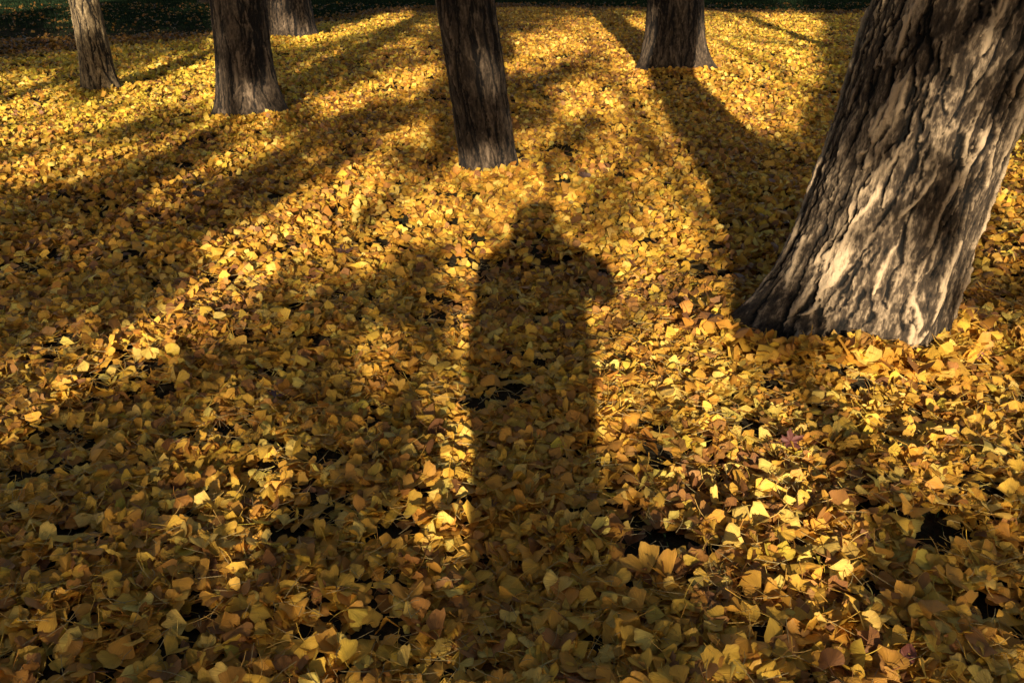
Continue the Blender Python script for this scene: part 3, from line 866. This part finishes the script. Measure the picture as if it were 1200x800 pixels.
# ------------------------------------------------------------------ the 300 leaves that lie on top nearest to the viewer
CLASSES = [
    ('golden yellow ginkgo leaf lying on top of the foreground litter', 'golden ginkgo leaves on top in the foreground', (0.73, 0.435, 0.055), 0.36),
    ('amber ginkgo leaf lying on top of the foreground litter', 'amber ginkgo leaves on top in the foreground', (0.62, 0.31, 0.042), 0.36),
    ('pale yellow ginkgo leaf lying on top of the foreground litter', 'pale yellow ginkgo leaves on top in the foreground', (0.80, 0.55, 0.12), 0.13),
    ('brownish ginkgo leaf lying on top of the foreground litter', 'brownish ginkgo leaves on top in the foreground', (0.34, 0.15, 0.04), 0.15),
]
blade_me, stalk_me = [], []
for k in range(24):
    V, F, UV, sv, sf = leaf_shape(16, 5, True, 300 + k)
    o = mesh_np('fallen_leaf', V, [F], M_LEAF, None, {'leafuv': ('FLOAT_VECTOR', UV)})
    s_ = mesh_np('stalk', sv, [sf], M_STALK)
    blade_me.append(o.data); stalk_me.append(s_.data)
    bpy.data.objects.remove(o); bpy.data.objects.remove(s_)

def put_leaf(x, y, rot, size, k, colr, label, group, z=None):
    o = bpy.data.objects.new('fallen_leaf', blade_me[k])
    pz = float(gz(x, y)) + 0.012 + float(pile(np.array([x]), np.array([y]))[0]) * 0.95 if z is None else z
    m = rot.to_4x4()
    mw = Matrix.Translation((x, y, pz)) @ m @ Matrix.Scale(size, 4) @ Matrix.Translation((0, -0.5, 0))
    o.matrix_world = mw
    o.color = (*colr, 1)
    link(o); tag(o, label, 'leaf', group)
    s_ = bpy.data.objects.new('stalk', stalk_me[k])
    link(s_, o)
    return o

made, tries = 0, 0
spots = []
while made < 296 and tries < 20000:
    tries += 1
    py = 800 - 225 * random.random() ** 1.15
    px = random.uniform(6, 1194)
    gx_, gy_ = px_ground(px, py, 0.03)
    if gap_field(np.array([gx_]), np.array([gy_]))[0] > 0.05: continue
    if any((gx_ - a) ** 2 + (gy_ - b) ** 2 < 0.062 ** 2 for a, b in spots): continue
    spots.append((gx_, gy_))
    R = Matrix(rot_mats(1, 0.30, 0.9)[0].tolist())
    t = random.random(); acc = 0
    for lab, grp, c, p in CLASSES:
        acc += p
        if t <= acc: break
    f = random.uniform(0.85, 1.1)
    put_leaf(gx_, gy_, R, random.uniform(0.034, 0.062), random.randrange(24), tuple(v * f for v in c), lab, grp)
    made += 1

def tilt_rot(yaw, tx, ty):
    return (Matrix.Rotation(tx, 3, 'X') @ Matrix.Rotation(ty, 3, 'Y') @ Matrix.Rotation(yaw, 3, 'Z'))
# single leaves one can point to
gx_, gy_ = px_ground(918, 357)
a = math.radians(236)
put_leaf(1.345, 3.42, tilt_rot(1.2, 0.9, -0.2), 0.055, 3, (0.62, 0.36, 0.04), 'single orange leaf caught on the dark flared foot of the big leaning tree', 'leaves with a place of their own', z=0.16)
gx_, gy_ = px_ground(905, 562); put_leaf(gx_, gy_, tilt_rot(2.6, 0.25, 0.1), 0.07, 8, (0.78, 0.58, 0.13), 'large pale leaf in the brightest patch of sun right of the person shadow', 'leaves with a place of their own')
gx_, gy_ = px_ground(752, 676); put_leaf(gx_, gy_, tilt_rot(0.4, 0.15, -0.25), 0.075, 12, (0.60, 0.33, 0.05), 'large folded leaf at the lower left rim of the bare dark patch', 'leaves with a place of their own')
gx_, gy_ = px_ground(1085, 668); put_leaf(gx_, gy_, tilt_rot(1.9, 0.3, 0.1), 0.07, 17, (0.60, 0.46, 0.06), 'greenish yellow leaf just below the bare gaps near the right edge', 'leaves with a place of their own')

# ------------------------------------------------------------------ red-brown leaves of another tree
M_RED = simple_mat('red_brown_leaf', (0.12, 0.035, 0.02), 0.6, 0.45, 40, 0.5)
def lobed_leaf(seed, lobes):
    r_ = np.random.default_rng(seed)
    n = 64
    t = np.linspace(0, 2 * math.pi, n, endpoint=False)
    if lobes:   # maple-like
        rad = 0.42 + 0.58 * np.abs(np.cos(t * 2.5)) ** 1.6 * (0.55 + 0.45 * np.cos((t) / 2) ** 2)
        rad = rad * (0.9 + 0.1 * np.sin(t * 17))
    else:       # plain oval
        rad = 1 / np.sqrt((np.cos(t) / 1.0) ** 2 + (np.sin(t) / 0.42) ** 2) * (1 + 0.02 * np.sin(t * 23))
    V = [(0, 0, 0)]
    for f in (0.5, 1.0):
        for k in range(n):
            x_, y_ = math.cos(t[k]) * rad[k] * f, math.sin(t[k]) * rad[k] * f
            V.append((x_, y_, 0.35 * abs(y_) + 0.25 * x_ * x_ + 0.06 * math.sin(7 * t[k] + seed) * f))
    F3 = [(0, 1 + k, 1 + (k + 1) % n) for k in range(n)]
    F4 = [(1 + k, 1 + n + k, 1 + n + (k + 1) % n, 1 + (k + 1) % n) for k in range(n)]
    return V, F3, F4
RED = [
    (684, 214, 0.09, 0, (1.1, 0.2, 0.4), 'dark curled brown leaf standing upright just right of the shadow head', (0.06, 0.03, 0.02)),
    (232, 236, 0.10, 0, (1.0, 0.3, 1.2), 'dark brown leaf standing upright alone in the left half of the photo', (0.05, 0.03, 0.02)),
    (402, 301, 0.11, 1, (0.2, 0.1, 0.6), 'flat dark brown lobed leaf left of the shadow shoulder', (0.09, 0.04, 0.025)),
    (322, 470, 0.085, 1, (0.4, 0.2, 2.0), 'dark red star shaped leaf in the dim litter left of the person shadow', (0.085, 0.026, 0.018)),
    (925, 527, 0.085, 1, (0.5, -0.2, 0.2), 'dark red lobed leaf right of the brightest sun patch', (0.085, 0.026, 0.018)),
    (1140, 414, 0.10, 0, (0.3, 0.1, 0.3), 'red brown oval leaf right of the foot of the big tree', (0.16, 0.055, 0.032)),
    (1060, 775, 0.075, 0, (0.3, 0.1, 0.9), 'red brown oval leaf at the lower right edge of the photo', (0.16, 0.05, 0.03)),
    (365, 332, 0.08, 1, (0.3, 0.2, 2.6), 'red brown lobed leaf in the sunny strip left of the slim middle tree', (0.15, 0.05, 0.025)),
]
for k, (px, py, sz, lb, rt, lab, c) in enumerate(RED):
    gx_, gy_ = px_ground(px, py, 0.03)
    V, F3, F4 = lobed_leaf(k, lb)
    m = simple_mat('dark_leaf', c, 0.6, 0.45, 3.0, 0.4)
    o = mesh_np('brown_leaf', np.array(V) * sz * 0.6, [np.array(F3), np.array(F4)], m)
    o.location = (gx_, gy_, float(gz(gx_, gy_)) + 0.055 + (0.03 if rt[0] > 0.8 else 0.0))
    o.rotation_euler = rt
    tag(o, lab, 'leaf', 'dark red and brown leaves among the ginkgo leaves')
    tv, tf = tube([(-sz * 0.55, 0, 0.0), (-sz * 0.8, 0.005, 0.006), (-sz * 1.05, 0.012, 0.004)], [0.0012, 0.001, 0.0009], 5)
    if lb: tv, tf = tube([(-sz * 0.1, 0, 0.0), (-sz * 0.5, 0.005, 0.012), (-sz * 0.9, 0.012, 0.012)], [0.0012, 0.001, 0.0009], 5)
    mesh_np('stalk', tv, [np.array(tf)], m, o)

# ------------------------------------------------------------------ grass that shows in the gaps and in the shade at the back
M_GRASS = simple_mat('grass_blade', (0.012, 0.022, 0.009), 0.9, 0.5, 1.5, spec=0.03)
M_STRAW = simple_mat('dry_grass', (0.30, 0.22, 0.09), 0.7, 0.4, 1.5)
def blades(x, y, h, wd, lean):
    n = len(x)
    az = rng.uniform(0, 2 * math.pi, n); b = rng.uniform(0.2, 1.0, n) * lean
    dx, dy = np.cos(az), np.sin(az)
    z0 = gz(x, y) - 0.005
    P = []
    for t, wt in ((0, 1), (0.5, 0.8), (1.0, 0.1)):
        ox = x + dx * h * b * t * t; oy = y + dy * h * b * t * t; oz = z0 + h * t * (1 - 0.35 * b * t)
        for sg in (-1, 1):
            P.append(np.stack([ox - dy * wd * wt * sg, oy + dx * wd * wt * sg, oz], -1))
    P = np.stack(P, 1).reshape(-1, 3)
    i = np.arange(n)[:, None] * 6
    F = np.concatenate([i + np.array([[0, 1, 3, 2]]), i + np.array([[2, 3, 5, 4]])])
    return P, F
bx, by = [], []
for (ax, ay, rx, ry) in GAPS:
    n = int(12 + 500 * rx * ry * 3)
    bx.append(ax + rng.normal(0, 0.55, n) * rx); by.append(ay + rng.normal(0, 0.55, n) * ry)
bx, by = np.concatenate(bx), np.concatenate(by)
P1, F1 = blades(bx, by, rng.uniform(0.02, 0.055, len(bx)), 0.0012, 0.9)
fx, fy = wedge(14, 38, 130, 1.5)
kk = rng.uniform(0, 1, len(fx)) < smooth(15, 24, fy + (fbm(fx * .6, fy * .6, 0, 44, 2) - .5) * 6)
fx, fy = fx[kk], fy[kk]
P2, F2 = blades(fx, fy, rng.uniform(0.04, 0.11, len(fx)), 0.006, 0.8)
g2 = mesh_np('grass', np.concatenate([P1, P2]), [np.concatenate([F1, F2 + len(P1)])], M_GRASS)
tag(g2, 'dark green grass showing in gaps of the litter and at the shady back', 'grass', kind='stuff')
# dry straws and loose stalks over the litter
sx, sy = wedge(1.2, 4.5, 240, 0.5)
V, F = [], []
for a_, b_ in zip(sx, sy):
    az, ln = random.uniform(0, 6.28), random.uniform(0.03, 0.09)
    z0 = float(gz(a_, b_)) + random.uniform(0.03, 0.06)
    k_ = random.uniform(-0.02, 0.02)
    up = random.uniform(-0.01, 0.03)
    pts = [(a_ + math.cos(az) * ln * t - math.sin(az) * k_ * t * t, b_ + math.sin(az) * ln * t + math.cos(az) * k_ * t * t, z0 + up * t) for t in (-0.5, 0, 0.5)]
    tv, tf = tube(pts, [0.0010, 0.0009, 0.0006], 4)
    o_ = len(V); V += tv; F += [tuple(i + o_ for i in f) for f in tf]
for (a_, b_, dx, dy) in [(0.40, 0.0, 0, 0)]:
    pass
st = mesh_np('straw', V, [np.array(F)], M_STRAW)
tag(st, 'thin dry leaf stalks and straws strewn over the foreground litter', 'straw', kind='stuff')

# ------------------------------------------------------------------ the photographer, whose shadow lies in the middle
def skin_part(name, verts, edges, radii, mat, parent, root=0, sub=2):
    me = bpy.data.meshes.new(name)
    me.from_pydata(verts, edges, [])
    me.materials.append(mat)
    o = bpy.data.objects.new(name, me); link(o, parent)
    m = o.modifiers.new('Skin', 'SKIN'); m.use_smooth_shade = True
    for i, r in enumerate(radii):
        me.skin_vertices[0].data[i].radius = (r[1], r[0]) if isinstance(r, tuple) else (r, r)     # (across, front to back)
        me.skin_vertices[0].data[i].use_root = (i == root)
    s = o.modifiers.new('Subsurf', 'SUBSURF'); s.levels = sub; s.render_levels = sub
    return o

M_SKIN = simple_mat('skin', (0.45, 0.27, 0.19), 0.5, 0.1, 30)
M_COAT = simple_mat('dark_coat', (0.03, 0.035, 0.045), 0.85, 0.3, 60, 0.3)
M_TROU = simple_mat('dark_trousers', (0.04, 0.045, 0.06), 0.85, 0.3, 80, 0.3)
M_SHOE = simple_mat('leather_shoe', (0.06, 0.035, 0.02), 0.5, 0.2, 30)
M_CAP = simple_mat('knit_cap', (0.05, 0.05, 0.055), 0.95, 0.3, 90, 0.4)
M_CAMB = simple_mat('camera_body', (0.015, 0.015, 0.016), 0.5, 0.2, 120, 0.2)
M_HAIR = simple_mat('dark_hair', (0.02, 0.014, 0.01), 0.6, 0.3, 200)

PX, PYc = 0.02, -0.36
per = empty('person', (PX, PYc, float(gz(PX, PYc))))
tag(per, 'standing photographer in dark coat and cap holding a camera, casting the long central shadow', 'person')
# coordinates relative to the person's base; facing +y; camera lens sits at x=-PX, y=-PYc
CX, CY, CZ = -PX, -PYc, CH - float(gz(PX, PYc))
hx, hy = 0.06, 0.17           # head
bv = [(0, 0, 0.92), (0, 0.0, 1.08), (0, 0.0, 1.28), (0.01, 0.03, 1.42), (0.025, 0.09, 1.50), (hx, hy - 0.02, 1.585), (hx, hy, 1.655), (hx, hy, 1.725),
      (-0.19, 0.03, 1.48), (-0.26, 0.12, 1.36), (-0.12, 0.27, 1.47),
      (0.21, 0.03, 1.47), (0.40, 0.09, 1.35), (0.11, 0.26, 1.50),
      (-0.09, 0, 0.88), (-0.085, 0.02, 0.49), (-0.085, 0.0, 0.09), (-0.095, 0.16, 0.045),
      (0.09, 0, 0.88), (0.095, 0.02, 0.49), (0.095, 0.0, 0.09), (0.105, 0.16, 0.045)]
be = [(0, 1), (1, 2), (2, 3), (3, 4), (4, 5), (5, 6), (6, 7), (3, 8), (8, 9), (9, 10), (3, 11), (11, 12), (12, 13),
      (0, 14), (14, 15), (15, 16), (16, 17), (0, 18), (18, 19), (19, 20), (20, 21)]
br = [(0.15, .10), (0.135, .095), (0.155, .105), (0.10, .08), 0.052, (0.065, .075), (0.078, .095), (0.07, .085),
      0.06, 0.045, 0.03, 0.06, 0.045, 0.03, 0.085, 0.06, 0.042, 0.035, 0.085, 0.06, 0.042, 0.035]
body = skin_part('body', bv, be, br, M_SKIN, per)
RINGS = [(0.58, 0.0, 0.0, 0.185, 0.15), (0.78, 0.005, 0.0, 0.20, 0.155), (0.92, 0.005, 0.0, 0.215, 0.16), (1.10, -0.012, 0.0, 0.262, 0.165),
         (1.28, -0.02, 0.0, 0.275, 0.165), (1.40, -0.008, 0.01, 0.295, 0.16), (1.48, 0.0, 0.02, 0.27, 0.15), (1.55, 0.015, 0.03, 0.205, 0.125), (1.61, 0.03, 0.05, 0.13, 0.10)]
rz_ = np.array(RINGS); zz_ = np.linspace(0.58, 1.61, 56); tt_ = np.linspace(0, 2 * math.pi, 72, endpoint=False)
c1, c2, r1_, r2_ = [np.interp(zz_, rz_[:, 0], rz_[:, k_]) for k_ in (1, 2, 3, 4)]
fold_ = 1 + (fbm(np.cos(tt_)[None, :] * 3, np.sin(tt_)[None, :] * 3, zz_[:, None] * 5, 207, 3) - 0.5) * 0.12
cV = np.stack([c1[:, None] + r1_[:, None] * np.cos(tt_) * fold_, c2[:, None] + r2_[:, None] * np.sin(tt_) * fold_, np.broadcast_to(zz_[:, None], fold_.shape)], -1).reshape(-1, 3)
i0 = np.arange(len(cV)).reshape(56, 72); i1 = np.roll(i0, -1, 1)
mesh_np('coat', cV, [np.stack([i0[:-1], i1[:-1], i1[1:], i0[1:]], -1).reshape(-1, 4)], M_COAT, per)
for pts_, rr__ in (([(-0.20, 0.03, 1.44), (-0.255, 0.12, 1.33), (-0.13, 0.25, 1.46)], [0.10, 0.085, 0.06]),
                   ([(0.20, 0.03, 1.44), (0.40, 0.09, 1.35), (0.14, 0.24, 1.49)], [0.12, 0.095, 0.055])):
    skin_part('sleeve', pts_, [(0, 1), (1, 2)], rr__, M_COAT, per, 0)
for sx_ in (-1, 1):
    dx = 0.09 * sx_
    skin_part('trouser_leg', [(dx, 0, 0.90), (dx, 0.02, 0.49), (dx, 0.0, 0.11)], [(0, 1), (1, 2)], [0.10, 0.078, 0.066], M_TROU, per, 0)
    skin_part('shoe', [(dx * 1.02, -0.045, 0.05), (dx * 1.04, 0.06, 0.05), (dx * 1.1, 0.19, 0.04)], [(0, 1), (1, 2)], [(0.045, .05), (0.052, .048), (0.042, .034)], M_SHOE, per, 0)
skin_part('cap', [(hx, hy - 0.025, 1.69), (hx, hy - 0.02, 1.75), (hx, hy - 0.02, 1.79)], [(0, 1), (1, 2)], [(0.12, .118), (0.115, .112), (0.07, .07)], M_CAP, per, 0)
skin_part('hood', [(0.0, 0.02, 1.49), (0.03, 0.04, 1.58), (0.05, 0.07, 1.655)], [(0, 1), (1, 2)], [(0.20, .12), (0.16, .12), (0.12, .10)], M_COAT, per, 0)
skin_part('hair', [(hx, hy - 0.07, 1.685), (hx, hy - 0.07, 1.605)], [(0, 1)], [(0.085, .06), (0.07, .045)], M_HAIR, per, 0)
skin_part('nose', [(hx, hy + 0.085, 1.67), (hx, hy + 0.112, 1.637)], [(0, 1)], [0.010, 0.015], M_SKIN, per, 0)
for sx_ in (-1, 1):
    skin_part('ear', [(hx + sx_ * 0.086, hy - 0.01, 1.685), (hx + sx_ * 0.09, hy - 0.015, 1.64)], [(0, 1)], [(0.01, .022), (0.008, .014)], M_SKIN, per, 0)
# hands: palms beside the camera body, four fingers and a thumb each
for sx_, (wx_, wy_, wz_) in ((-1, (-0.12, 0.27, 1.47)), (1, (0.11, 0.26, 1.50))):
    tx_ = CX + sx_ * 0.062
    pv = [(wx_, wy_, wz_), ((wx_ + tx_) / 2 + sx_ * 0.012, (wy_ + CY - 0.055) / 2, (wz_ + CZ - 0.03) / 2)]
    pv.append((tx_ + sx_ * 0.016, CY - 0.075, CZ - 0.012))
    pe, pr = [(0, 1), (1, 2)], [0.026, (0.018, .034), (0.015, .034)]
    for f in range(4):
        zf = CZ + 0.022 - f * 0.018
        i0 = len(pv)
        ln = (0.9, 1.0, 0.95, 0.75)[f]
        pv += [(tx_ + sx_ * 0.018, CY - 0.055, zf), (tx_ + sx_ * 0.010, CY - 0.022 , zf), (tx_ - sx_ * 0.022 * ln, CY - 0.014, zf - 0.002)]
        pe += [(2, i0), (i0, i0 + 1), (i0 + 1, i0 + 2)]; pr += [0.0095, 0.0088, 0.0075]
    i0 = len(pv)
    pv += [(tx_ + sx_ * 0.004, CY - 0.105, CZ - 0.02), (tx_ - sx_ * 0.020, CY - 0.112, CZ + 0.0)]
    pe += [(1, i0), (i0, i0 + 1)]; pr += [0.011, 0.009]
    skin_part('hand', pv, pe, pr, M_SKIN, per, 1, 1)
# the camera the photographer holds
hc = empty('handheld_camera', (0, -0.03, CH))
hc.rotation_euler = (-PITCH, 0, 0)
tag(hc, 'small black camera held up in both hands of the photographer', 'camera')
def bev_box(name, size, loc, mat, parent, bev=0.004):
    bm = bmesh.new(); bmesh.ops.create_cube(bm, size=1)
    bmesh.ops.scale(bm, vec=size, verts=bm.verts)
    bmesh.ops.bevel(bm, geom=bm.edges[:], offset=bev, segments=3, affect='EDGES')
    bmesh.ops.translate(bm, vec=loc, verts=bm.verts)
    me = bpy.data.meshes.new(name); bm.to_mesh(me); bm.free(); me.materials.append(mat)
    return link(bpy.data.objects.new(name, me), parent)
bev_box('camera_body', (0.125, 0.035, 0.085), (0, -0.055, -0.01), M_CAMB, hc)
bev_box('viewfinder', (0.045, 0.04, 0.025), (0, -0.055, 0.043), M_CAMB, hc)
lv, lf = tube([(0, -0.04, 0), (0, -0.02, 0), (0, -0.018, 0), (0, 0.0, 0)], [0.031, 0.031, 0.034, 0.033], 32)
mesh_np('lens', lv, [np.array(lf)], M_CAMB, hc)

# ------------------------------------------------------------------ render settings
scene.view_settings.view_transform = 'Standard'
scene.view_settings.look = 'None'
scene.view_settings.exposure = 1.42
scene.view_settings.gamma = 1.0
scene.view_settings.use_curve_mapping = False
scene.cycles.max_bounces = 6
scene.cycles.diffuse_bounces = 3
scene.cycles.glossy_bounces = 2
scene.cycles.transmission_bounces = 3
scene.cycles.use_denoising = True
